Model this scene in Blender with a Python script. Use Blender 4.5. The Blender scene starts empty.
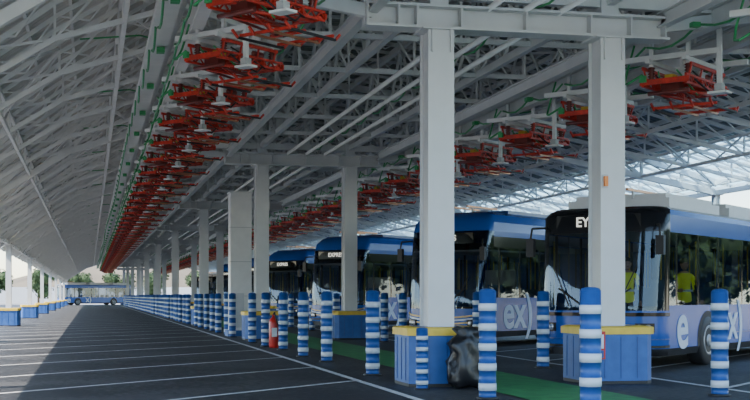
import bpy, math, random
from mathutils import Vector, Matrix
random.seed(7)
S=bpy.context.scene
COL=S.collection
TH=math.atan(285/1250.0)
# ---------------------------------------------------------------- materials
def mat(name,col,rough=0.5,metal=0.0,noise=0.0,nscale=8.0,bump=0.0,emit=None,spec=0.5,var=None):
    m=bpy.data.materials.new(name); m.use_nodes=True
    nt=m.node_tree; b=nt.nodes['Principled BSDF']
    b.inputs['Base Color'].default_value=(*col,1); b.inputs['Roughness'].default_value=rough
    b.inputs['Metallic'].default_value=metal
    b.inputs['Specular IOR Level'].default_value=spec
    if noise>0 or bump>0:
        tc=nt.nodes.new('ShaderNodeTexCoord'); n=nt.nodes.new('ShaderNodeTexNoise')
        n.inputs['Scale'].default_value=nscale; n.inputs['Detail'].default_value=6
        nt.links.new(tc.outputs['Object'],n.inputs['Vector'])
        if noise>0:
            r=nt.nodes.new('ShaderNodeValToRGB')
            r.color_ramp.elements[0].position=0.3; r.color_ramp.elements[1].position=0.7
            r.color_ramp.elements[0].color=(*[c*(1-noise) for c in col],1)
            r.color_ramp.elements[1].color=(*[min(1,c*(1+noise)) for c in col],1)
            nt.links.new(n.outputs['Fac'],r.inputs['Fac']); nt.links.new(r.outputs['Color'],b.inputs['Base Color'])
        if bump>0:
            bp=nt.nodes.new('ShaderNodeBump'); bp.inputs['Strength'].default_value=bump
            nt.links.new(n.outputs['Fac'],bp.inputs['Height']); nt.links.new(bp.outputs['Normal'],b.inputs['Normal'])
    if emit:
        b.inputs['Emission Color'].default_value=(*emit[0],1); b.inputs['Emission Strength'].default_value=emit[1]
    return m
M={}
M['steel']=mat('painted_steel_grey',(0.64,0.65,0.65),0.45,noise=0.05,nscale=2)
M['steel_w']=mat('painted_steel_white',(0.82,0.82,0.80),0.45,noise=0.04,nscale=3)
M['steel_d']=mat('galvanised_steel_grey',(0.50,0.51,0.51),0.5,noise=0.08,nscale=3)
M['blue']=mat('plastic_blue',(0.022,0.09,0.32),0.4,noise=0.15,nscale=6)
M['white']=mat('reflective_white',(0.60,0.66,0.72),0.4,noise=0.05)
M['baseblue']=mat('painted_concrete_blue',(0.032,0.115,0.37),0.5,noise=0.14,nscale=5)
M['yellow']=mat('painted_yellow',(0.78,0.53,0.06),0.5,noise=0.08)
M['red']=mat('pantograph_red',(0.58,0.040,0.022),0.4,noise=0.25,nscale=10)
M['redins']=mat('insulator_red_brown',(0.16,0.03,0.025),0.3)
M['copper']=mat('copper_strip',(0.45,0.22,0.12),0.35,metal=0.7)
M['black']=mat('black_rubber',(0.02,0.02,0.022),0.55)
M['gloss']=mat('black_gloss_panel',(0.012,0.013,0.016),0.12,spec=0.3)
M['green']=mat('green_cable',(0.04,0.36,0.12),0.4)
M['busblue']=mat('bus_paint_blue',(0.020,0.100,0.42),0.22,noise=0.04,nscale=1,spec=0.4)
M['busblue_d']=mat('bus_paint_dark_blue',(0.02,0.07,0.26),0.3)
M['buswhite']=mat('bus_roof_white',(0.60,0.61,0.62),0.4,noise=0.03)
M['letter']=mat('decal_white',(0.60,0.70,0.84),0.4)
M['lamp']=mat('headlamp_lens',(0.8,0.82,0.85),0.1,metal=0.5)
M['rim']=mat('wheel_rim',(0.35,0.36,0.38),0.4,metal=0.6)
M['interior']=mat('bus_interior_grey',(0.30,0.31,0.33),0.6)
M['seat']=mat('bus_seat_blue',(0.05,0.13,0.28),0.7)
M['led']=mat('led_sign',(0.6,0.6,0.55),0.5,emit=((1,0.97,0.85),0.8))
M['gold']=mat('decal_gold',(0.75,0.55,0.22),0.35)
M['orange']=mat('orange_beacon',(0.9,0.25,0.03),0.4)
M['bag']=mat('black_plastic_bag',(0.012,0.012,0.014),0.3,bump=0.8,nscale=9)
M['extred']=mat('extinguisher_red',(0.50,0.02,0.015),0.3)
M['skin']=mat('skin',(0.55,0.33,0.24),0.6)
M['hair']=mat('hair_dark',(0.03,0.02,0.015),0.7)
M['vest']=mat('hi_vis_vest',(0.80,0.92,0.05),0.6,emit=((0.75,0.95,0.05),0.12))  # faint glow added to the cloth, which is no lamp
M['trouser']=mat('trousers_navy',(0.02,0.03,0.07),0.8)
M['build']=mat('rendered_wall_white',(0.55,0.56,0.57),0.8,noise=0.05,nscale=0.4)
M['hill']=mat('dry_hill',(0.16,0.13,0.085),0.9,noise=0.35,nscale=0.08)
M['leaf']=mat('tree_leaves',(0.035,0.065,0.018),0.8,noise=0.4,nscale=2)
M['bark']=mat('tree_bark',(0.10,0.075,0.05),0.9,noise=0.3,nscale=6)
M['line']=mat('road_paint_white',(0.70,0.70,0.69),0.6,noise=0.18,nscale=5)
M['path']=mat('road_paint_green',(0.045,0.26,0.075),0.6,noise=0.25,nscale=4)
M['bounce_ground']=mat('yard_bounce_ground',(0.30,0.292,0.28),0.85,noise=0.12,nscale=0.3)  # pale outer ground, added to bounce sunlight up under the roof
g=bpy.data.materials.new('bus_tinted_glass'); g.use_nodes=True; nt=g.node_tree; nt.nodes.clear()
o=nt.nodes.new('ShaderNodeOutputMaterial'); mx=nt.nodes.new('ShaderNodeMixShader'); tr=nt.nodes.new('ShaderNodeBsdfTransparent')
gl=nt.nodes.new('ShaderNodeBsdfGlossy'); fr=nt.nodes.new('ShaderNodeFresnel'); ad=nt.nodes.new('ShaderNodeMath')
tr.inputs['Color'].default_value=(0.42,0.46,0.50,1); gl.inputs['Roughness'].default_value=0.02; fr.inputs['IOR'].default_value=1.5
gl.inputs['Color'].default_value=(0.7,0.82,0.95,1)
ad.operation='MULTIPLY_ADD'; ad.inputs[1].default_value=0.9; ad.inputs[2].default_value=0.02
nt.links.new(fr.outputs[0],ad.inputs[0]); nt.links.new(ad.outputs[0],mx.inputs[0]); nt.links.new(tr.outputs[0],mx.inputs[1]); nt.links.new(gl.outputs[0],mx.inputs[2]); nt.links.new(mx.outputs[0],o.inputs['Surface'])
M['glass']=g
g=bpy.data.materials.new('roof_glazing'); g.use_nodes=True; nt=g.node_tree; nt.nodes.clear()
o=nt.nodes.new('ShaderNodeOutputMaterial'); mx=nt.nodes.new('ShaderNodeMixShader'); tr=nt.nodes.new('ShaderNodeBsdfTransparent'); tl=nt.nodes.new('ShaderNodeBsdfTranslucent')
tr.inputs['Color'].default_value=(0.50,0.74,0.86,1); tl.inputs['Color'].default_value=(0.45,0.62,0.70,1); mx.inputs[0].default_value=0.25
nt.links.new(tr.outputs[0],mx.inputs[1]); nt.links.new(tl.outputs[0],mx.inputs[2]); nt.links.new(mx.outputs[0],o.inputs['Surface'])
M['glazing']=g
def asphalt():
    m=mat('asphalt',(0.06,0.06,0.062),0.6); nt=m.node_tree; b=nt.nodes['Principled BSDF']
    tc=nt.nodes.new('ShaderNodeTexCoord')
    n1=nt.nodes.new('ShaderNodeTexNoise'); n1.inputs['Scale'].default_value=0.45; n1.inputs['Detail'].default_value=10
    n2=nt.nodes.new('ShaderNodeTexNoise'); n2.inputs['Scale'].default_value=9; n2.inputs['Detail'].default_value=8
    for n in(n1,n2): nt.links.new(tc.outputs['Object'],n.inputs['Vector'])
    a=nt.nodes.new('ShaderNodeMath'); a.operation='MULTIPLY_ADD'; a.inputs[1].default_value=1.1
    nt.links.new(n2.outputs['Fac'],a.inputs[0]); nt.links.new(n1.outputs['Fac'],a.inputs[2])
    r=nt.nodes.new('ShaderNodeValToRGB'); r.color_ramp.elements[0].position=0.82; r.color_ramp.elements[1].position=1.0
    a2=nt.nodes.new('ShaderNodeMath'); a2.operation='MULTIPLY'; a2.inputs[1].default_value=0.85
    nt.links.new(a.outputs[0],a2.inputs[0])
    r.color_ramp.elements[0].color=(0.017,0.017,0.020,1); r.color_ramp.elements[1].color=(0.060,0.059,0.060,1)
    nt.links.new(a2.outputs[0],r.inputs['Fac']); nt.links.new(r.outputs['Color'],b.inputs['Base Color'])
    bp=nt.nodes.new('ShaderNodeBump'); bp.inputs['Strength'].default_value=0.5; bp.inputs['Distance'].default_value=0.01
    nt.links.new(n2.outputs['Fac'],bp.inputs['Height']); nt.links.new(bp.outputs['Normal'],b.inputs['Normal'])
    return m
M['asphalt']=asphalt()
def cladding(name,col):
    m=mat(name,col,0.5); nt=m.node_tree; b=nt.nodes['Principled BSDF']
    tc=nt.nodes.new('ShaderNodeTexCoord'); w=nt.nodes.new('ShaderNodeTexWave'); w.bands_direction='Y'; w.inputs['Scale'].default_value=1.2
    bp=nt.nodes.new('ShaderNodeBump'); bp.inputs['Strength'].default_value=0.8; bp.inputs['Distance'].default_value=0.05
    nt.links.new(tc.outputs['Object'],w.inputs['Vector']); nt.links.new(w.outputs['Fac'],bp.inputs['Height']); nt.links.new(bp.outputs['Normal'],b.inputs['Normal'])
    return m
M['cladL']=cladding('roof_sheet_lit',(0.74,0.72,0.67))  # left slope paler: light bounced off the sunlit ground is in the colour
M['cladR']=cladding('roof_sheet_shaded_green',(0.16,0.19,0.18))  # same ribbed sheeting, colour darkened for the dimmer right slope
# ---------------------------------------------------------------- mesh builder
class MB:
    def __init__(s): s.v=[];s.f=[];s.m=[];s.mats=[];s.sm=[]
    def mi(s,k):
        if k not in s.mats: s.mats.append(k)
        return s.mats.index(k)
    def face(s,idx,k,smooth=False): s.f.append(idx);s.m.append(s.mi(k));s.sm.append(smooth)
    def box(s,c,d,k,R=None):
        n=len(s.v); c=Vector(c)
        for z in(-1,1):
            for y in(-1,1):
                for x in(-1,1):
                    p=Vector((x*d[0]/2,y*d[1]/2,z*d[2]/2))
                    if R: p=R@p
                    s.v.append(c+p)
        for f in((0,2,3,1),(4,5,7,6),(0,1,5,4),(2,6,7,3),(0,4,6,2),(1,3,7,5)): s.face([n+i for i in f],k)
    def bar(s,p,q,w,k,h=None):
        p=Vector(p);q=Vector(q);d=q-p;L=d.length
        if L<1e-5:return
        h=h or w; d/=L; up=Vector((0,0,1)) if abs(d.z)<0.95 else Vector((0,1,0))
        a=d.cross(up).normalized();b=a.cross(d)
        n=len(s.v)
        for e in(p,q):
            for i,j in((-1,-1),(1,-1),(1,1),(-1,1)): s.v.append(e+a*(i*w/2)+b*(j*h/2))
        for f in((0,3,2,1),(4,5,6,7),(0,1,5,4),(1,2,6,5),(2,3,7,6),(3,0,4,7)): s.face([n+i for i in f],k)
    def tube(s,p,q,r,k,n=8,r2=None,cap=True):
        p=Vector(p);q=Vector(q);d=(q-p).normalized(); up=Vector((0,0,1)) if abs(d.z)<0.95 else Vector((0,1,0))
        a=d.cross(up).normalized();b=a.cross(d);b0=len(s.v); r2=r if r2 is None else r2
        for e,rr in((p,r),(q,r2)):
            for i in range(n):
                t=2*math.pi*i/n; s.v.append(e+a*math.cos(t)*rr+b*math.sin(t)*rr)
        for i in range(n):
            j=(i+1)%n; s.face([b0+i,b0+j,b0+n+j,b0+n+i],k,True)
        if cap:
            s.face([b0+i for i in range(n)][::-1],k); s.face([b0+n+i for i in range(n)],k)
    def lathe(s,c,prof,k,n=20,axis='z',kf=None):
        b0=len(s.v);c=Vector(c)
        for r,h in prof:
            for i in range(n):
                t=2*math.pi*i/n; x,y=r*math.cos(t),r*math.sin(t)
                s.v.append(c+(Vector((x,y,h)) if axis=='z' else Vector((h,x,y)) if axis=='x' else Vector((y,h,x))))
        for a in range(len(prof)-1):
            for i in range(n):
                j=(i+1)%n; s.face([b0+a*n+i,b0+a*n+j,b0+(a+1)*n+j,b0+(a+1)*n+i],kf[a] if kf else k,True)
        s.face([b0+i for i in range(n)][::-1],kf[0] if kf else k); e=b0+(len(prof)-1)*n
        s.face([e+i for i in range(n)],kf[-1] if kf else k)
    def mesh(s,name):
        me=bpy.data.meshes.new(name); me.from_pydata([tuple(v) for v in s.v],[],s.f)
        for k in s.mats: me.materials.append(M[k])
        me.polygons.foreach_set('material_index',s.m); me.polygons.foreach_set('use_smooth',s.sm); me.update(); return me
    def obj(s,name,parent=None,loc=None,rotz=0):
        ob=bpy.data.objects.new(name,s.mesh(name)); COL.objects.link(ob)
        if parent: ob.parent=parent
        if loc: ob.location=loc
        ob.rotation_euler=(0,0,rotz); return ob
def link(name,me,loc,rz=0,parent=None,sc=None):
    ob=bpy.data.objects.new(name,me); COL.objects.link(ob); ob.location=loc; ob.rotation_euler=(0,0,rz)
    if parent: ob.parent=parent
    if sc: ob.scale=sc
    return ob
def empty(name,loc=(0,0,0),rz=0):
    e=bpy.data.objects.new(name,None); COL.objects.link(e); e.location=loc; e.rotation_euler=(0,0,rz); e.empty_display_size=0.3; return e
# ---------------------------------------------------------------- layout constants
BAY=20.8; Y1=19.1; FR=[Y1+BAY*i for i in range(10)]; YA,YB=9.0,FR[-1]+1.5
XA,XB=5.36,8.24; XL=-3.7; XR=21.3; ZB=5.6
prof=[(-4.3,3.75),(-2.6,5.25),(-0.6,6.75),(1.6,8.1),(4.0,8.6),(6.8,8.55),(9.5,8.3),(12.5,7.8),(15.6,7.1),(18.9,6.23),(22.2,5.35)]
def zr(x):
    for (a,za),(b,zb) in zip(prof,prof[1:]):
        if x<=b: return za+(zb-za)*(x-a)/(b-a)
    return prof[-1][1]
def zb(x):
    pts=[(-4.3,3.6),(-3.7,3.9),(-0.6,5.9),(1.6,6.6),(3.0,6.2),(11,6.2),(14.2,6.3),(21.3,5.0),(22.2,5.1)]
    for (a,za),(b,z2) in zip(pts,pts[1:]):
        if x<=b: return za+(z2-za)*(x-a)/(b-a)
    return pts[-1][1]
# ---------------------------------------------------------------- ground
ground=empty('ground')
mb=MB()
def quad(x0,x1,y0,y1,z,k):
    n=len(mb.v); mb.v+=[Vector(p) for p in((x0,y0,z),(x1,y0,z),(x1,y1,z),(x0,y1,z))]; mb.face([n,n+1,n+2,n+3],k)
quad(-17,36,-30,208,0,'asphalt')
quad(-150,-17,-40,420,0,'bounce_ground'); quad(36,170,-40,420,0,'bounce_ground'); quad(-17,36,208,420,0,'bounce_ground'); quad(-17,36,-60,-30,0,'bounce_ground')  # added pale surround that reflects light into the canopy
mb.obj('asphalt_yard',ground)
PHI=math.radians(45); BPHI=math.radians(50)
dv=Vector((math.sin(PHI),math.cos(PHI),0))
mb=MB()
def flat(p,q,w,z,k):
    p=Vector(p);q=Vector(q);d=(q-p).normalized();a=Vector((d.y,-d.x,0))*w/2;n=len(mb.v)
    for e in(p-a,q-a,q+a,p+a): mb.v.append(Vector((e.x,e.y,z)))
    mb.face([n,n+3,n+2,n+1],k)
for i in range(-3,46):
    y0=4.2+4.0*i
    for xa,xb in((-9.5,4.3),(9.3,20.5)):
        L0=(xa-4.3)/dv.x; L1=(xb-4.3)/dv.x
        flat((4.3+dv.x*L0,y0+dv.y*L0,0),(4.3+dv.x*L1,y0+dv.y*L1,0),0.11,0.006,'line')
flat((4.3,-5,0),(4.3,186,0),0.12,0.009,'line'); flat((9.3,-5,0),(9.3,186,0),0.12,0.009,'line')
mb.obj('stall_marking_lines',ground)
mb=MB(); flat((6.55,-5,0),(6.55,188,0),1.6,0.010,'path'); mb.obj('green_walkway',ground)
# ---------------------------------------------------------------- canopy
canopy=empty('bus_depot_canopy')
mb=MB()
for i,((a,za),(b,z2)) in enumerate(zip(prof,prof[1:])):
    k='cladL' if b<=4.0 else ('glazing' if i==len(prof)-2 else 'cladR')
    n=len(mb.v)
    if k=='glazing':
        for p in((a,YA,za),(b,YA,z2),(b,YB,z2),(a,YB,za)): mb.v.append(Vector(p))
        mb.face([n,n+3,n+2,n+1],k); continue
    for p in((a,YA,za),(b,YA,z2),(b,YB,z2),(a,YB,za),(a,YA,za+.09),(b,YA,z2+.09),(b,YB,z2+.09),(a,YB,za+.09)): mb.v.append(Vector(p))
    for f in((0,3,2,1),(4,5,6,7),(0,1,5,4),(2,3,7,6)): mb.face([n+j for j in f],k)
mb.obj('roof_sheeting',canopy)
mb=MB()
x=-4.1
while x<22.2:
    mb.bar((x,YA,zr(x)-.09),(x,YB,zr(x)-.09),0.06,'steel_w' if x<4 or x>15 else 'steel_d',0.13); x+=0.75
y=YA
while y<YB:
    mb.bar((18.9,y,6.15),(22.2,y,5.27),.05,'steel_w'); y+=1.3
mb.obj('purlins',canopy)
mb=MB()
nodes=[-4.2,-3.0,-1.8,-0.6,0.6,1.6,2.6,3.4,4.3,5.36,6.8,8.24,9.3,10.5,11.6,12.9,14.2,15.5,17.0,18.5,20.0,21.3]
ys=[]
st=BAY/6
y=Y1-2*st
while y<YB: ys.append(y); y+=st
for y in ys:
    main=min(abs(y-f) for f in FR)<0.1
    k='steel_w'; w=0.16 if main else 0.08
    for a,b in zip(nodes,nodes[1:]):
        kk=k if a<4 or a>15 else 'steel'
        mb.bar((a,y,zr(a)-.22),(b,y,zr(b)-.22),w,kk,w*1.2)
        mb.bar((a,y,zb(a)),(b,y,zb(b)),w,kk,w*1.2)
        mb.bar((a,y,zb(a)),(a,y,zr(a)-.2),w*.6,kk)
        j=nodes.index(a)
        if j%2: mb.bar((a,y,zb(a)),(b,y,zr(b)-.2),w*.55,kk)
        else: mb.bar((a,y,zr(a)-.2),(b,y,zb(b)),w*.55,kk)
    for y2 in (y+st/3,y+2*st/3):
        for a,b in zip(nodes,nodes[1:]):
            kk=k if a<4 or a>15 else 'steel'
            mb.bar((a,y2,zr(a)-.2),(b,y2,zr(b)-.2),.05,kk,.08)
            m_=(a+b)/2
            mb.bar((a,y2,zr(a)-.2),(m_,y2,zr(m_)-.62),.03,kk); mb.bar((m_,y2,zr(m_)-.62),(b,y2,zr(b)-.2),.03,kk)
mb.obj('roof_trusses',canopy)
mb=MB()
for x,w in((-3.7,.12),(-1.8,.07),(0.6,.08),(1.6,.11),(3.4,.09),(5.36,.12),(8.24,.12),(10.5,.09),(11.8,.09),(13.6,.08),(15.5,.09),(18.5,.07),(21.3,.12)):
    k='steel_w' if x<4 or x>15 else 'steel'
    lo,hi=zb(x),zr(x)-.25
    if x==-3.7: lo=3.85; hi=4.3
    mb.bar((x,YA,lo),(x,YB,lo),w,k,w*1.3); mb.bar((x,YA,hi),(x,YB,hi),w,k,w*1.3)
    s=st/2; y=ys[0]; j=0
    while y+s<YB:
        a,b=(lo,hi) if j%2 else (hi,lo)
        mb.bar((x,y,a),(x,y+s,b),w*.55,k); y+=s; j+=1
for x0,x1 in((-4.1,-0.6),(-0.6,3.4),(9.3,14.2),(14.2,21.3)):
    for j in range(0,len(ys)-2,2):
        a,b=(x0,x1) if (j//2)%2 else (x1,x0)
        mb.bar((a,ys[j],zr(a)-.35),(b,ys[j+2],zr(b)-.35),.05,'steel_w' if x0<3 else 'steel')
mb.obj('lattice_girders',canopy)
mb=MB()
def ibeam_y(x,z,w,h,k):
    mb.box((x,(YA+YB)/2,z+h/2),(w,YB-YA,.03),k); mb.box((x,(YA+YB)/2,z-h/2),(w,YB-YA,.03),k); mb.box((x,(YA+YB)/2,z),(.03,YB-YA,h),k)
for x in(1.75,3.0,10.1,11.3): ibeam_y(x,6.02,.2,.3,'steel_w' if x<4 else 'steel')
ibeam_y(4.3,5.95,.16,.22,'steel'); ibeam_y(9.2,5.95,.16,.22,'steel')
mb.box((1.2,(YA+YB)/2,5.95),(.35,YB-YA,.05),'steel_w')
mb.box((1.03,(YA+YB)/2,6.0),(.02,YB-YA,.14),'steel_w'); mb.box((1.37,(YA+YB)/2,6.0),(.02,YB-YA,.14),'steel_w')
for x in(6.2,6.8,7.4): mb.tube((x,YA,5.98),(x,YB,5.98),.05,'steel_w')
mb.obj('service_beams',canopy)
mb=MB()
for x,z,off in((1.05,5.85,0),(1.5,5.8,1.1),(3.3,5.9,2),(7.0,6.15,.5),(9.8,5.9,0),(11.9,5.95,1),(13.8,6.5,0)):
    y=YA+off
    while y<YB-4:
        pts=[(x+.05*math.sin(y*3+t),y+t*2.0,z-.16*math.sin(math.pi*t/1.0) if t<=1 else z) for t in(0,.25,.5,.75,1)]
        for a,b in zip(pts,pts[1:]): mb.tube(a,b,.022,'green',5,cap=False)
        y+=2.0
for i,y in enumerate(ys[::2]):
    for xs in((10.7,12.2,14.0),(2.4,1.0,-.2)):
        pts=[(x,y+.1,zb(x)+.1+.25*j) for j,x in enumerate(xs)]
        for a,b in zip(pts,pts[1:]): mb.tube(a,b,.018,'green',5,cap=False)
y=YA+2
while y<YB:
    mb.box((1.25,y,5.86),(.14,.2,.09),'green'); mb.box((9.75,y,5.88),(.14,.2,.08),'green'); y+=4.0
mb.obj('green_cables',canopy)
mb=MB()
for f in FR:
    for zc in(ZB+.02,ZB+.36): mb.box((6.72,f,zc),(5.1,.42,.04),'steel')
    mb.box((6.72,f,ZB+.19),(5.1,.05,.34),'steel')
    for x in(4.2,4.7,5.0,5.72,6.8,7.9,8.6,9.2): mb.box((x,f,ZB+.19),(.03,.4,.34),'steel')
    for x in(4.3,9.2):
        sx=-1 if x<6 else 1
        mb.bar((x,f,ZB+.25),(x+sx*2.7,f,6.25),.14,'steel',.2)
        mb.bar((x,f,ZB+.3),(x+sx*1.6,f,zr(x+sx*1.6)-.3),.1,'steel')
    for x in(XA,XB):
        mb.box((x,f,ZB+.6),(.3,.3,.5),'steel')
        mb.bar((x,f,ZB+.4),(6.8,f,8.3),.12,'steel'); mb.bar((x,f,ZB+.4),(x+(-1.9 if x==XA else 1.9),f,8.2),.12,'steel')
mb.obj('cross_beams',canopy)
def column_mesh(H,w=.42,d=.52,base=1.15,bh=.92):
    mb=MB()
    z0=bh-.15
    mb.box((0,-d/2+.015,(H+z0)/2),(w,.03,H-z0),'steel'); mb.box((0,d/2-.015,(H+z0)/2),(w,.03,H-z0),'steel')
    mb.box((0,0,(H+z0)/2),(w-.10,d-.06,H-z0),'steel')
    mb.box((0,0,H-.015),(w+.2,d+.12,.03),'steel')
    for sx in(-1,1): mb.box((sx*w*.36,0,H-.2),(.02,d+.1,.36),'steel')
    b=base/2
    def ring(s,z): 
        c=.12; return [(-s+c,-s,z),(s-c,-s,z),(s,-s+c,z),(s,s-c,z),(s-c,s,z),(-s+c,s,z),(-s,s-c,z),(-s,-s+c,z)]
    lv=[(b,0,'black'),(b,.05,'baseblue'),(b,bh-.13,'yellow'),(b+.03,bh-.13,'yellow'),(b+.03,bh-.02,'yellow'),(b-.02,bh,'yellow'),(b-.2,bh,'baseblue')]
    n=len(mb.v)
    for s,z,k in lv:
        for p in ring(s,z): mb.v.append(Vector(p))
    for a in range(len(lv)-1):
        for i in range(8):
            j=(i+1)%8; mb.face([n+a*8+i,n+a*8+j,n+(a+1)*8+j,n+(a+1)*8+i],lv[a][2])
    e=n+(len(lv)-1)*8; mb.face([e+i for i in range(8)],'baseblue')
    for sx in(-.28,0,.28): 
        mb.box((sx,-b-.004,.42),(.012,.012,.66),'busblue_d'); mb.box((-b-.004,sx,.42),(.012,.012,.66),'busblue_d')
    return mb.mesh('steel_column')
cm=column_mesh(ZB); cs=column_mesh(3.8,.26,.30,1.05,.85); cr=column_mesh(4.95,.2,.24,.8,.6)
for f in FR:
    link('steel_column',cm,(XA,f,0)); link('steel_column',cm,(XB,f,0))
    link('steel_column',cs,(XL,f,0)); link('steel_column',cr,(XR,f,0))
for f in FR[:-1]:
    link('steel_column',cr,(XR,f+BAY/2,0))
# ---------------------------------------------------------------- pantograph
mb=MB()
R_='red'
for sx in(-.42,.42):
    mb.bar((sx,-.95,.38),(sx,.95,.38),.05,R_,.04); mb.bar((sx,-.95,.24),(sx,.95,.24),.05,R_,.04)
    for q in range(8): mb.bar((sx,-.95+q*.24,.25),(sx,-.83+q*.24,.37),.025,R_); mb.bar((sx,-.83+q*.24,.37),(sx,-.71+q*.24,.25),.025,R_)
for sy in(-.93,-.35,.35,.93): mb.bar((-.48,sy,.30),(.48,sy,.30),.04,R_,.10)
mb.bar((-.42,-.93,.30),(.42,-.35,.30),.03,R_); mb.bar((-.42,.35,.30),(.42,.93,.30),.03,R_)
for sx in(-.36,.36):
    for sy in(-.7,.7):
        pr=[(.03,.36)]
        for q in range(5): pr+=[(.075,.39+q*.05),(.04,.415+q*.05)]
        mb.lathe((sx,sy,0),pr,'redins',10)
        mb.bar((sx,sy,.62),(sx,sy,1.15),.07,'steel_w')
    mb.bar((sx,-.9,.70),(sx,.9,.70),.08,'steel_w')
    mb.bar((sx*1.3,-.85,.58),(sx*1.3,.75,.58),.04,R_,.06)
    for sy in(-.8,-.3,.2,.7): mb.bar((sx*1.3,sy,.58),(sx*1.15,sy,.38),.03,R_)
for sy in(-.7,.7): mb.bar((-.95,sy,.78),(.95,sy,.78),.1,'steel_w')
for sx in(-.30,.30):
    mb.tube((sx,.80,.22),(sx,-.75,.12),.03,R_); mb.tube((sx*.8,-.75,.12),(sx*.7,.5,.0),.024,'redins')
    mb.tube((sx*.5,.8,.25),(sx*.5,-.2,.2),.03,'steel_d',8)
    for q in range(6): mb.lathe((sx*.5,-.1+q*.07,.2),[(.06,0),(.06,.03)],R_,8,'y')
    mb.lathe((sx*1.0,.1,.47),[(.05,0),(.08,.03),(.08,.35),(.05,.38)],'redins',10,'y')
    mb.tube((sx*1.2,-.5,.5),(sx*1.5,.4,.2),.016,'black',6); mb.tube((sx*.6,-.8,.5),(sx*1.1,-.2,.1),.016,'green',6)
mb.tube((-.4,-.75,.12),(.4,-.75,.12),.04,'redins'); mb.tube((-.38,.5,.0),(.38,.5,.0),.035,R_)
mb.tube((-.45,.80,.25),(.45,.80,.25),.045,R_)
mb.tube((-.3,-.75,.12),(.24,.45,.0),.018,R_); mb.tube((.3,-.75,.12),(-.24,.45,.0),.018,R_)
for sy in(0.0,.95): mb.bar((-.62,sy,-.04),(.62,sy,-.04),.045,R_,.05)
for sx in(-.58,-.2,.2,.58):
    mb.bar((sx,-.1,-.09),(sx,1.05,-.09),.04,'copper' if abs(sx)<.3 else 'black',.04)
    mb.bar((sx,-.1,-.09),(sx,-.24,.02),.035,R_); mb.bar((sx,1.05,-.09),(sx,1.17,.02),.035,R_)
mb.box((.2,.05,.50),(.30,.4,.12),'steel_d'); mb.box((-.15,-.3,.46),(.16,.22,.10),'yellow'); mb.box((-.1,.6,.46),(.2,.34,.14),'redins'); mb.box((0,-.58,.24),(.36,.22,.16),'redins')
mb.box((-.4,-.98,.36),(.12,.06,.12),'green'); mb.box((-.52,.2,.5),(.08,.4,.06),'green')
pts=[(-.42,-.95,.45),(-.7,-1.0,.3),(-.85,-.8,.35),(-.9,-.6,.6),(-.8,-.5,1.1)]
for a,b in zip(pts,pts[1:]): mb.tube(a,b,.022,'green',6,cap=False)
pts=[(.42,-.6,.35),(.62,-.4,.12),(.6,0,.05),(.45,.3,.2)]
for a,b in zip(pts,pts[1:]): mb.tube(a,b,.018,'black',6,cap=False)
mb.bar((.95,-.7,1.15),(.95,-.7,.05),.08,'steel_w'); mb.box((.95,-.7,.02),(.36,.26,.04),'steel_w'); mb.box((.95,-.7,.12),(.14,.16,.12),'steel_d')
pm=mb.mesh('charging_pantograph')
for i in range(48):
    y=13.2+4.0*i
    if y>YB-1: break
    for x in(2.4,10.7):
        s=.84 if x<5 else .98
        link('charging_pantograph',pm,(x,y,5.10 if x<5 else 4.95),-BPHI,sc=(s,s,s))
# ---------------------------------------------------------------- bollards
mb=MB()
bands=((.10,'white'),(.17,'blue'),(.10,'white'),(.17,'blue'),(.10,'white'),(.17,'blue'),(.10,'white'),(.17,'blue'),(.10,'white'),(.16,'blue'))
pr=[(.16,0),(.16,.03),(.118,.035)]; z=.12; pr.append((.118,z)); bandz=[]
for hh,k in bands:
    r=.124 if k=='white' else .118
    bandz.append((z,z+hh,k)); pr.append((r,z)); z+=hh; pr.append((r,z))
pr+=[(.118,z),(.10,z+.025),(.05,z+.04)]
kf=[]
for a,b in zip(pr,pr[1:]):
    m_=(a[1]+b[1])/2; k='blue'
    for lo,hi,kk in bandz:
        if lo<=m_<hi: k=kk
    if m_<.033:k='black'
    if abs(a[1]-b[1])<1e-6 and m_>.04:k='blue'
    kf.append(k)
mb.lathe((0,0,0),pr,'blue',20,'z',kf); bm_=mb.mesh('striped_bollard')
near=[(5.46,13.1),(5.26,16.2),(8.6,16.0),(4.86,21.5),(4.9,26.1),(4.78,28.4),(4.88,32.1),(8.6,23.0),(8.6,27.2)]
for x,y in near: link('striped_bollard',bm_,(x,y,0),random.random())
y=34.6
while y<182:
    for x in(4.75,8.75):
        if min(abs(y-f) for f in FR)>1.0: link('striped_bollard',bm_,(x+random.uniform(-.05,.05),y+random.uniform(-.2,.2),0),random.random()*3)
    y+=2.55
link('striped_bollard',bm_,(4.85,18.1,0),0.5,sc=(.75,.75,.62))
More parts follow.
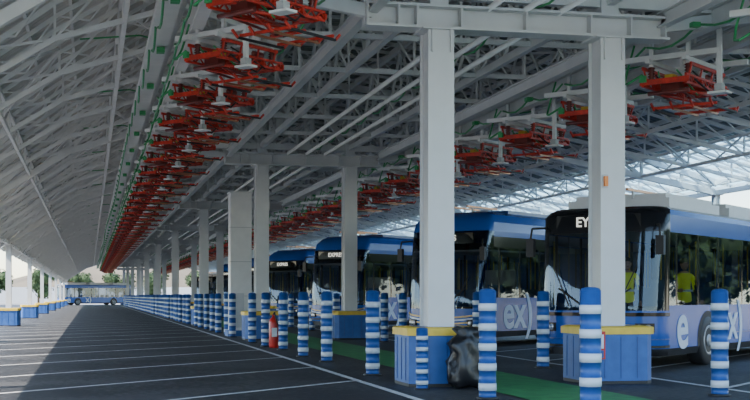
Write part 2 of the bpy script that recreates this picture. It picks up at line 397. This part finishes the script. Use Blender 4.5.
# ---------------------------------------------------------------- buses
def text_mesh(body,size,mk,name,ext=.004):
    cu=bpy.data.curves.new(name,'FONT'); cu.body=body; cu.size=size; cu.extrude=ext; cu.offset=size*0.02; cu.align_x='CENTER'; cu.align_y='CENTER'
    ob=bpy.data.objects.new(name,cu); COL.objects.link(ob); dg=bpy.context.evaluated_depsgraph_get(); dg.update()
    me=bpy.data.meshes.new_from_object(ob.evaluated_get(dg)); bpy.data.objects.remove(ob); me.materials.clear(); me.materials.append(M[mk]); return me
def bus_parts(kind):
    L=12.0; HW=1.275; FW=2.75 if kind=='A' else 4.1
    if kind=='A':
        lv=[(.26,.06),(.40,0),(.72,0),(1.12,0),(1.22,0),(2.62,0),(2.95,.0),(3.06,.05),(3.12,.16),(3.14,.4)]
        WS=(1.12,2.66); TOP='gloss'; capk='buswhite'; cap0=3.08; SW=(1.22,2.63)
    else:
        lv=[(.26,.06),(.42,0),(.62,0),(1.05,0),(1.35,0),(2.75,0),(3.05,.0),(3.2,.0),(3.45,.03),(3.66,.12),(3.76,.35)]
        WS=(1.05,3.2); TOP='busblue'; capk='busblue'; cap0=3.0; SW=(1.35,2.78)
    def rake(z):
        if kind=='A': return 0 if z<1.1 else .13*(z-1.1)/1.5+(.12 if z>3.0 else 0)
        return 0 if z<1.0 else .38*((z-1.0)/2.7)**1.6+(.2 if z>3.6 else 0)
    K=16
    front=[]
    for i in range(K+1):
        a=-1+2*i/K
        ang=a*math.pi/2
        x=HW*math.copysign(abs(math.sin(ang))**0.62,a); y=.62*(1-abs(math.cos(ang))**0.62)
        front.append((x,y))
    stat=[.95,1.05,2.15,2.25,3.35,3.45,4.9,5.0,6.1,6.2,7.35,7.45,8.9,9.0,10.4,10.5,11.5]
    loop=[]; tag=[]
    for p in front: loop.append(p); tag.append('F')
    for s in stat: loop.append((HW,s)); tag.append('S')
    loop+=[(HW-.05,11.85),(HW-.25,12.0),(0,12.0),(-HW+.25,12.0),(-HW+.05,11.85)]; tag+=['R']*5
    for s in stat[::-1]: loop.append((-HW,s)); tag.append('S')
    n=len(loop); mb=MB()
    for z,ins in lv:
        for (x,y),t in zip(loop,tag):
            sx=(HW-ins)/HW; yy=y
            if t=='F': yy=y+rake(z)*max(0,(1-(y/.62)*.6))+ins
            elif t=='R': yy=y-ins
            mb.v.append(Vector((x*sx,yy,z)))
    for a in range(len(lv)-1):
        zc=(lv[a][0]+lv[a+1][0])/2
        for i in range(n):
            j=(i+1)%n; x=(loop[i][0]+loop[j][0])/2; y=(loop[i][1]+loop[j][1])/2
            k='busblue'
            if zc<.41:k='black'
            if zc>cap0:k=capk
            isF=i<K
            if isF:
                if WS[0]<zc<WS[1]: k='glass'
                elif zc>=WS[1]: k=TOP
                if kind=='A' and zc>3.0: k='gloss'
                if kind=='A' and WS[0]<zc<WS[1] and (i==0 or i==K-1): k='gloss'
            else:
                if SW[0]<zc<SW[1] and y<11.5:
                    k='glass'
                    wdt=abs(loop[i][1]-loop[j][1])
                    if wdt<.15: k='gloss'
                elif kind=='B' and SW[1]<=zc<cap0 : k='gloss'
                if x<-1 and .42<zc<SW[0] and (1.05<y<2.15 or 6.2<y<7.35): k='glass'
            mb.face([a*n+i,a*n+j,(a+1)*n+j,(a+1)*n+i],k,isF)
    mb.face(list(range(n))[::-1],'black'); e=(len(lv)-1)*n; mb.face([e+i for i in range(n)],capk)
    body=mb.mesh('bus_body')
    mb=MB()
    if kind=='A':
        for yc,ll in((2.6,2.9),(6.3,3.2),(9.9,2.6)):
            for (ins,z0,z1) in((0,3.1,3.32),(.12,3.32,3.42)):
                mb.box((0,yc,(z0+z1)/2),(2.15-2*ins,ll-2*ins,z1-z0),'buswhite')
        mb.box((0,4.4,3.2),(1.5,.4,.15),'steel_d'); mb.box((0,8.2,3.2),(1.5,.3,.12),'steel_d')
    else:
        for yc,ll in((4.4,4.6),(9.3,3.0)): mb.box((0,yc,3.80),(1.9,ll,.10),'busblue_d')
        for dz,k in((0,'gold'),(.09,'letter'),(.17,'gold')):
            pv=None
            for q in range(13):
                a=-1+2*(q+1)/14; ang=a*math.pi/2
                x=(HW+.012)*math.copysign(abs(math.sin(ang))**0.62,a); y=.62*(1-abs(math.cos(ang))**0.62)-.012
                p=Vector((x,y,.78+dz-.16*(1-abs(a))))
                if pv: mb.bar(pv,p,.02,k,.045)
                pv=p
    def fpt(a,z,off=.012):
        ang=a*math.pi/2
        return Vector(((HW+off)*math.copysign(abs(math.sin(ang))**0.62,a),.62*(1-abs(math.cos(ang))**0.62)-off,z))
    for z,k,h in(((.58,'busblue_d',.02),(1.05,'gloss',.07),(.44,'black',.05)) if kind=='A' else ((.50,'black',.05),)):
        pts=[fpt(-1+2*q/18,z) for q in range(19)]
        for a,b in zip(pts,pts[1:]): mb.bar(a,b,.015,k,h)
    mb.box((0,.22 if kind=='A' else .30,2.82 if kind=='A' else 3.0),(1.75,.05,.30),'gloss')
    zt=3.42 if kind=='A' else 3.85
    for sx in(-.3,.3):
        mb.bar((sx,.9,zt+.08),(sx,2.6,zt+.08),.05,'copper')
        for yy in(1.2,2.3): mb.bar((sx,yy,zt-.3),(sx,yy,zt+.06),.04,'steel_d')
    for sx in(-1,1):
        for yy in(FW,8.65):
            N=20; R1=.60; n0=len(mb.v)
            X=sx*(HW+.006)
            mb.v.append(Vector((X,yy,.5)))
            for q in range(N+1):
                t=math.pi*q/N*1.12-.19; mb.v.append(Vector((X,yy+R1*math.cos(t),.5+R1*math.sin(t))))
            for q in range(N): mb.face([n0,n0+1+q,n0+2+q],'black')
            mb.lathe((sx*(HW-.25),yy,.5),[(.3,-sx*.05),(.49,-sx*.04),(.5,sx*.0),(.5,sx*.24),(.46,sx*.275),(.30,sx*.275)],'black',28,'x')
            mb.lathe((sx*(HW+.005),yy,.5),[(.30,0),(.31,sx*.03),(.27,sx*.035),(.22,sx*.0),(.12,sx*.02),(.10,sx*.06)],'rim',24,'x')
    for sx in(-1,1):
        yb=.13
        mb.box((sx*.98,yb,.80 if kind=='A' else .66),(.36,.10,.17),'gloss',Matrix.Rotation(sx*math.radians(28),3,'Z'))
        for dx in(-.08,.08): mb.lathe((sx*(.98)+dx*.9,yb-.06+ sx*dx*.5,.80 if kind=='A' else .66),[(.065,.02),(.06,-.02),(.02,-.03)],'lamp',14,'y')
        mb.bar((sx*.15,-.03,1.15),(sx*.75,.0+.03,1.55 if kind=='A' else 1.6),.025,'black'); mb.bar((sx*.5,-.035,1.2),(sx*.85,.04,1.95),.02,'black')
        zt2=2.75 if kind=='A' else 2.95
        mb.tube((sx*1.15,.32,zt2),(sx*1.32,.02,zt2-.02),.022,'black'); mb.tube((sx*1.32,.02,zt2-.02),(sx*1.34,-.02,zt2-.25),.022,'black')
        mb.box((sx*1.34,0,zt2-.40),(.16,.10,.36),'black'); 
    mb.box((0,-.012,.50),(.55,.03,.12),'letter')
    mb.box((0,-.0,.34),(1.7,.06,.14),'black')
    for yy in(1.05,1.6,2.15): mb.box((-(HW+.004),yy,1.55),(.015,.035,2.2),'black')
    for sx in(-1,1):
        mb.box((sx*(HW+.003),6,.63),(.01,3.6,.02),'busblue_d')
    mb.box((0,6,.36),(2.4,11.2,.06),'interior')
    mb.box((.62,.75,.85),(.95,.35,.5),'gloss'); mb.box((0,.62,.7),(1.9,.2,.7),'gloss'); mb.box((.62,1.75,.85),(.5,.5,.14),'seat'); mb.box((.62,2.0,1.3),(.5,.12,.85),'seat')
    mb.lathe((.62,1.1,1.18),[(.19,-.02),(.22,0),(.19,.02)],'black',16)
    if kind=='B': mb.box((.62,2.25,1.3),(1.0,.04,1.7),'interior')
    for r in range(9):
        for sx in(-1,1):
            y=3.3+r*.85
            if sx<0 and 6.0<y<7.5: continue
            if kind=='A' and r==0: continue
            mb.box((sx*.78,y,.85),(.85,.45,.1),'seat'); mb.box((sx*.78,y+.24,1.22),(.85,.08,.75),'seat'); mb.box((sx*.78,y,.6),(.5,.3,.45),'interior')
    for r in range(5):
        for sx in(-1,1): mb.tube((sx*.4,2.7+r*1.8,.39),(sx*.4,2.7+r*1.8,2.6),.018,'yellow')
    mb.box((0,6,2.66),(2.3,11,.05),'interior')
    return body,mb.mesh('bus_fittings')
tA_e=text_mesh('e',1.3,'letter','logo_e'); tA_x=text_mesh('x)',1.15,'letter','logo_x'); tB=text_mesh('ex)',1.35,'letter','logo_ex')
tD=text_mesh('EY   PO',.26,'led','destination_text')
tD2=text_mesh('EXPRES',.22,'led','destination_text')
PA=bus_parts('A'); PB=bus_parts('B')
def bus(kind,cx,cy,rz):
    e=empty('city_bus',(cx,cy,0),rz)
    P=PA if kind=='A' else PB
    for nm,me in zip(('body','fittings'),P): link(nm,me,(0,0,0),0,e)
    def side(nm,me,y,z,sx):
        o=link(nm,me,(sx*1.285,y,z),0,e); o.rotation_euler=(math.radians(90),0,math.radians(90*sx))
    if kind=='A':
        side('logo_letter',tA_e,1.3,.80,1); side('logo_letter',tA_x,4.5,.85,1); side('logo_letter',tB,4.8,.9,-1)
    else:
        side('logo_letter',tB,2.1,.92,1); side('logo_letter',tB,5.8,.92,-1)
    o=link('destination_sign',tD if kind=='A' else tD2,(0,(.11 if kind=='A' else .22),2.82 if kind=='A' else 3.0),0,e); o.rotation_euler=(math.radians(90),0,0)
    return e
def place(kind,xr,yr,deg=50):
    ph=math.radians(deg)
    w=1.275; lx=Vector((math.cos(ph),-math.sin(ph),0)); c=Vector((xr,yr,0))-lx*w-Vector((math.sin(ph),math.cos(ph),0))*.3
    return bus(kind,c.x,c.y,-ph)
A1=(10.5,21.7,47)
place('A',*A1); place('B',10.55,32.6,48); place('B',10.25,47.0,48); place('B',10.4,62.0); place('B',10.6,75.5); place('B',10.6,90); place('A',10.6,110)
bus('A',-4.8,193,math.radians(-64)); 
# ---------------------------------------------------------------- other objects
mb=MB(); mb.box((0,0,.1),(.95,.95,.2),'baseblue'); mb.box((0,0,2.6),(.74,.74,4.8),'steel_w'); mb.box((0,0,5.02),(.82,.82,.06),'steel_w')
for z in(1.4,2.6,3.8): mb.box((0,0,z),(.76,.76,.02),'steel_d')
mb.box((-.1,-.375,.9),(.4,.02,1.2),'steel'); mb.obj('cable_riser_cabinet',loc=(5.15,44.0,0))
mb=MB(); mb.lathe((0,0,0),[(.12,.0),(.13,.05),(.13,.68),(.10,.78),(.05,.82),(.04,.9)],'extred',18); mb.tube((0,0,.9),(.0,-.14,.94),.03,'black'); mb.tube((.0,-.14,.94),(.13,-.17,.5),.02,'black'); mb.box((0,-.128,.42),(.14,.02,.24),'white')
mb.obj('fire_extinguisher',loc=(4.85,33.6,0))
mb=MB(); N=30
prz=[(.16,0),(.28,.03),(.31,.12),(.27,.26),(.29,.38),(.24,.52),(.27,.64),(.21,.74),(.16,.8),(.22,.88),(.12,.9)]
for a,(r,h) in enumerate(prz):
    for i in range(N):
        t=2*math.pi*i/N; rr=r*(1+.14*math.sin(5*t+a*1.3)+.08*math.sin(11*t+2*a)+random.uniform(-.05,.05)); mb.v.append(Vector((rr*math.cos(t)+.03*math.sin(a*1.7),rr*math.sin(t)*.7,h+.02*math.sin(3*t))))
for a in range(len(prz)-1):
    for i in range(N):
        j=(i+1)%N; mb.face([a*N+i,a*N+j,(a+1)*N+j,(a+1)*N+i],'bag',True)
mb.face(list(range(N))[::-1],'bag'); mb.face([(len(prz)-1)*N+i for i in range(N)],'bag')
mb.obj('rubbish_bag',loc=(5.58,18.2,.02))
mb=MB(); mb.box((0,0,0),(.06,.06,.16),'orange'); mb.box((0,.04,0),(.10,.03,.22),'steel_d'); mb.obj('alarm_beacon',loc=(8.1,18.8,3.25))
mb=MB(); mb.box((0,0,0),(.30,.02,.44),'extred'); mb.box((0,-.012,.06),(.24,.01,.22),'letter'); mb.box((0,-.012,-.14),(.24,.01,.12),'busblue_d'); mb.obj('safety_notice_sign',loc=(7.80,18.48,.62))
mb=MB(); mb.box((0,0,1.6),(300,.4,3.2),'build'); mb.obj('perimeter_wall',loc=(20,262,0))
mb=MB()
def building(x,y,w,d,h):
    mb.box((x,y,h/2),(w,d,h),'build'); mb.box((x,y,h+.15),(w+.4,d+.4,.3),'steel_w')
    n=int(w/4)
    for i in range(n): mb.box((x-w/2+2+i*4,y-d/2-.02,h*.55),(2.4,.06,1.2),'gloss')
building(0,0,46,12,6.0); mb.obj('depot_office_building',loc=(-50,150,0))
mb=MB(); N=40; 
for i in range(N+1):
    x=-220+i*14; h=9+4*math.sin(i*.4)+2*math.sin(i*1.3); mb.v+= [Vector((x,330,0)),Vector((x,360,h)),Vector((x,400,h*.8))]
for i in range(N):
    a=i*3; mb.face([a,a+3,a+4,a+1],'hill',True); mb.face([a+1,a+4,a+5,a+2],'hill',True)
mb.obj('distant_hill')
mb=MB()
pv=[(0,.35),(0,1.1),(.9,1.3),(1.6,2.2),(5.2,2.3),(5.3,.35)]
for sx in(-.95,.95):
    for y,z in pv: mb.v.append(Vector((sx,y,z)))
for i in range(6):
    j=(i+1)%6; mb.face([i,j,6+j,6+i],'gloss' if i==2 else 'buswhite')
mb.face([0,1,2,3,4,5],'buswhite'); mb.face([11,10,9,8,7,6],'buswhite')
for sx in(-1,1):
    for y in(1.1,4.2): mb.lathe((sx*.85,y,.34),[(.2,0),(.34,.0),(.34,sx*.16),(.2,sx*.17)],'black',18,'x')
    mb.box((sx*.96,1.95,1.75),(.02,.9,.55),'gloss')
vm=mb.mesh('delivery_van'); link('delivery_van',vm,(-11,104,0),.9); link('delivery_van',vm,(-13,128,0),1.2)
# trees
def tree_mesh(seed,H):
    r=random.Random(seed); mb=MB()
    mb.tube((0,0,0),(.1,0,H*.45),.16,'bark',8,.10); 
    cl=[]
    for i in range(9):
        a=r.uniform(0,6.28); d=r.uniform(.2,1.5); c=Vector((math.cos(a)*d,math.sin(a)*d,r.uniform(H*.28,H*.82))); cl.append((c,r.uniform(.9,1.35)))
        mb.tube((.1,0,H*.35),c,.06,'bark',5,.02)
    for c,R in cl:
        for q in range(170):
            v=Vector((r.gauss(0,1),r.gauss(0,1),r.gauss(0,1))).normalized()*R*r.uniform(.65,1.05); p=c+v; p.z=max(.25,p.z)
            a=Vector((r.gauss(0,1),r.gauss(0,1),r.gauss(0,1))).normalized(); b=a.cross(v).normalized(); s=r.uniform(.12,.24)
            n=len(mb.v); mb.v+=[p-a*s,p+b*s*.7,p+a*s,p-b*s*.7]; mb.face([n,n+1,n+2,n+3],'leaf')
        n=len(mb.v); mb.lathe(c,[(.01,-R*.75),(R*.5,-R*.5),(R*.72,0),(R*.5,R*.5),(.01,R*.75)],'leaf',10)
    return mb.mesh('broadleaf_tree')
TM=[tree_mesh(i,4.8+.4*i) for i in range(3)]
y=-6; i=0
while y<150:
    link('broadleaf_tree',TM[i%3],(31.5+random.uniform(-.8,.8),y,0),random.random()*6,sc=(1.15,1.15,1)); y+=2.9; i+=1  # added row, darkens what the bus side windows reflect
for x,y in((-16,225),(-9,232),(-2,236),(5,240),(12,238),(20,232),(27,228),(-24,215),(-30,190)):
    link('broadleaf_tree',TM[i%3],(x,y,0),random.random()*6,sc=(1.4,1.4,1.25)); i+=1
# trees along the left yard edge behind the photographer
for y in range(-24,40,5):
    link('broadleaf_tree',TM[i%3],(-19+random.uniform(-.8,.8),y,0),random.random()*6,sc=(1.2,1.2,1)); i+=1
# ---------------------------------------------------------------- people
def person(name,loc,rz,arm=0):
    J=[((0,0,.95),.15),((0,0,1.15),.135),((0,0,1.35),.16),((0,0,1.47),.09),((0,0,1.54),.055),
       ((.10,0,.88),.10),((.11,-.01,.50),.065),((.11,.02,.09),.045),((.12,-.14,.04),.04),
       ((-.10,0,.88),.10),((-.11,-.03,.50),.065),((-.11,.0,.09),.045),((-.12,-.16,.04),.04),
       ((.20,0,1.42),.06),((.26,.02,1.14),.045),((.25,-.10 ,.90),.03),
       ((-.20,0,1.42),.06),((-.27,.02,1.14),.045),((-.22,-.2 if arm else -.10,1.12 if arm else .90),.03)]
    E=[(0,1),(1,2),(2,3),(3,4),(0,5),(5,6),(6,7),(7,8),(0,9),(9,10),(10,11),(11,12),(3,13),(13,14),(14,15),(3,16),(16,17),(17,18)]
    me=bpy.data.meshes.new(name); me.from_pydata([j[0] for j in J],E,[]); ob=bpy.data.objects.new('tmp',me); COL.objects.link(ob)
    m=ob.modifiers.new('s','SKIN'); 
    for i,j in enumerate(J):
        me.skin_vertices[0].data[i].radius=(j[1],j[1]*.8)
    me.skin_vertices[0].data[0].use_root=True
    s=ob.modifiers.new('ss','SUBSURF'); s.levels=1; s.render_levels=1
    dg=bpy.context.evaluated_depsgraph_get(); dg.update(); bm=bpy.data.meshes.new_from_object(ob.evaluated_get(dg)); bpy.data.objects.remove(ob)
    mb=MB(); mb.v=[v.co.copy() for v in bm.vertices]
    for p in bm.polygons:
        c=p.center; k='vest' if .92<c.z<1.46 and abs(c.x)<.23 else ('trouser' if c.z<.92 and abs(c.x)<.21 else 'skin' if c.z>1.46 else 'trouser')
        if c.z<.10:k='black'
        mb.face(list(p.vertices),k,True)
    pr=[]
    for i in range(11):
        t=math.pi*i/10; pr.append((max(.002,.078*math.sin(t)*(1-.1*math.cos(t)*-1)),1.66-.118*math.cos(t)))
    mb.lathe((0,-.01,0),pr,'skin',14); 
    mb.lathe((0,.012,0),[(.088,1.68),(.09,1.72),(.075,1.765),(.04,1.79),(.005,1.795)],'hair',14)
    mb.box((0,-.095,1.65),(.022,.03,.04),'skin'); mb.box((0,-.086,1.605),(.045,.008,.01),'redins')
    for sx in(-1,1): mb.box((sx*.03,-.083,1.67),(.02,.01,.01),'black'); mb.box((sx*.082,0,1.655),(.015,.03,.05),'skin')
    for hx,hy,hz in((.25,-.10,.90),(-.22,-.2 if arm else -.10,1.12 if arm else .90)):
        d=Vector((0,-.4,-1)).normalized() if hz<1 else Vector((0,-1,.1)).normalized()
        c=Vector((hx,hy,hz)); mb.bar(c,c+d*.09,.03,'skin',.075)
        for q in range(4):
            s=c+d*.085+Vector((0,0,0))+ (Vector((0,1,-.4)) if hz<1 else Vector((1,0,0)))*(.022*(q-1.5)); l=.04-.004*abs(q-1)
            mb.tube(s,s+d*l,.009,'skin',6); mb.tube(s+d*l,s+d*l*1.7+Vector((0,-.01,-.01)),.008,'skin',6)
        mb.tube(c+d*.03,c+d*.07+Vector((-.03 if hx>0 else .03,-.02,0)),.010,'skin',6)
    mb.box((0,-.125,1.12),(.26,.012,.04),'letter')
    return mb.obj(name,loc=loc,rotz=rz)
ph=math.radians(A1[2])
bx=Vector((math.cos(ph),-math.sin(ph),0)); by=Vector((math.sin(ph),math.cos(ph),0))
c0=Vector((A1[0],A1[1],0))-bx*1.275-by*.3
p=c0+bx*.78+by*2.75; person('depot_worker',(p.x,p.y,.39),-ph+.9,1)
p=c0+bx*(.05)+by*1.5; person('depot_worker',(p.x,p.y,.39),-ph+.6)
# ---------------------------------------------------------------- lights
w=bpy.data.worlds.new('sky'); S.world=w; w.use_nodes=True; nt=w.node_tree; bg=nt.nodes['Background']
sk=nt.nodes.new('ShaderNodeTexSky'); sk.sky_type='NISHITA'; sk.sun_disc=False; sk.sun_elevation=math.radians(48); sk.sun_rotation=math.radians(-80); sk.air_density=1.0; sk.dust_density=0.4; sk.ozone_density=1.5
nt.links.new(sk.outputs[0],bg.inputs['Color']); bg.inputs['Strength'].default_value=0.80
sd=bpy.data.lights.new('sun','SUN'); sd.energy=16.0; sd.angle=.01; sd.color=(1,.95,.88)
so=bpy.data.objects.new('sun',sd); COL.objects.link(so)
src=Vector((-1,-.35,1.13)); so.rotation_euler=src.to_track_quat('Z','Y').to_euler()
# ---------------------------------------------------------------- camera
cd=bpy.data.cameras.new('camera'); co=bpy.data.objects.new('camera',cd); COL.objects.link(co)
co.location=(0,0,1.4); co.rotation_euler=(math.pi/2,0,-TH); cd.sensor_width=36; cd.lens=60; cd.shift_y=96/750; cd.clip_end=1500; cd.clip_start=.05
S.camera=co
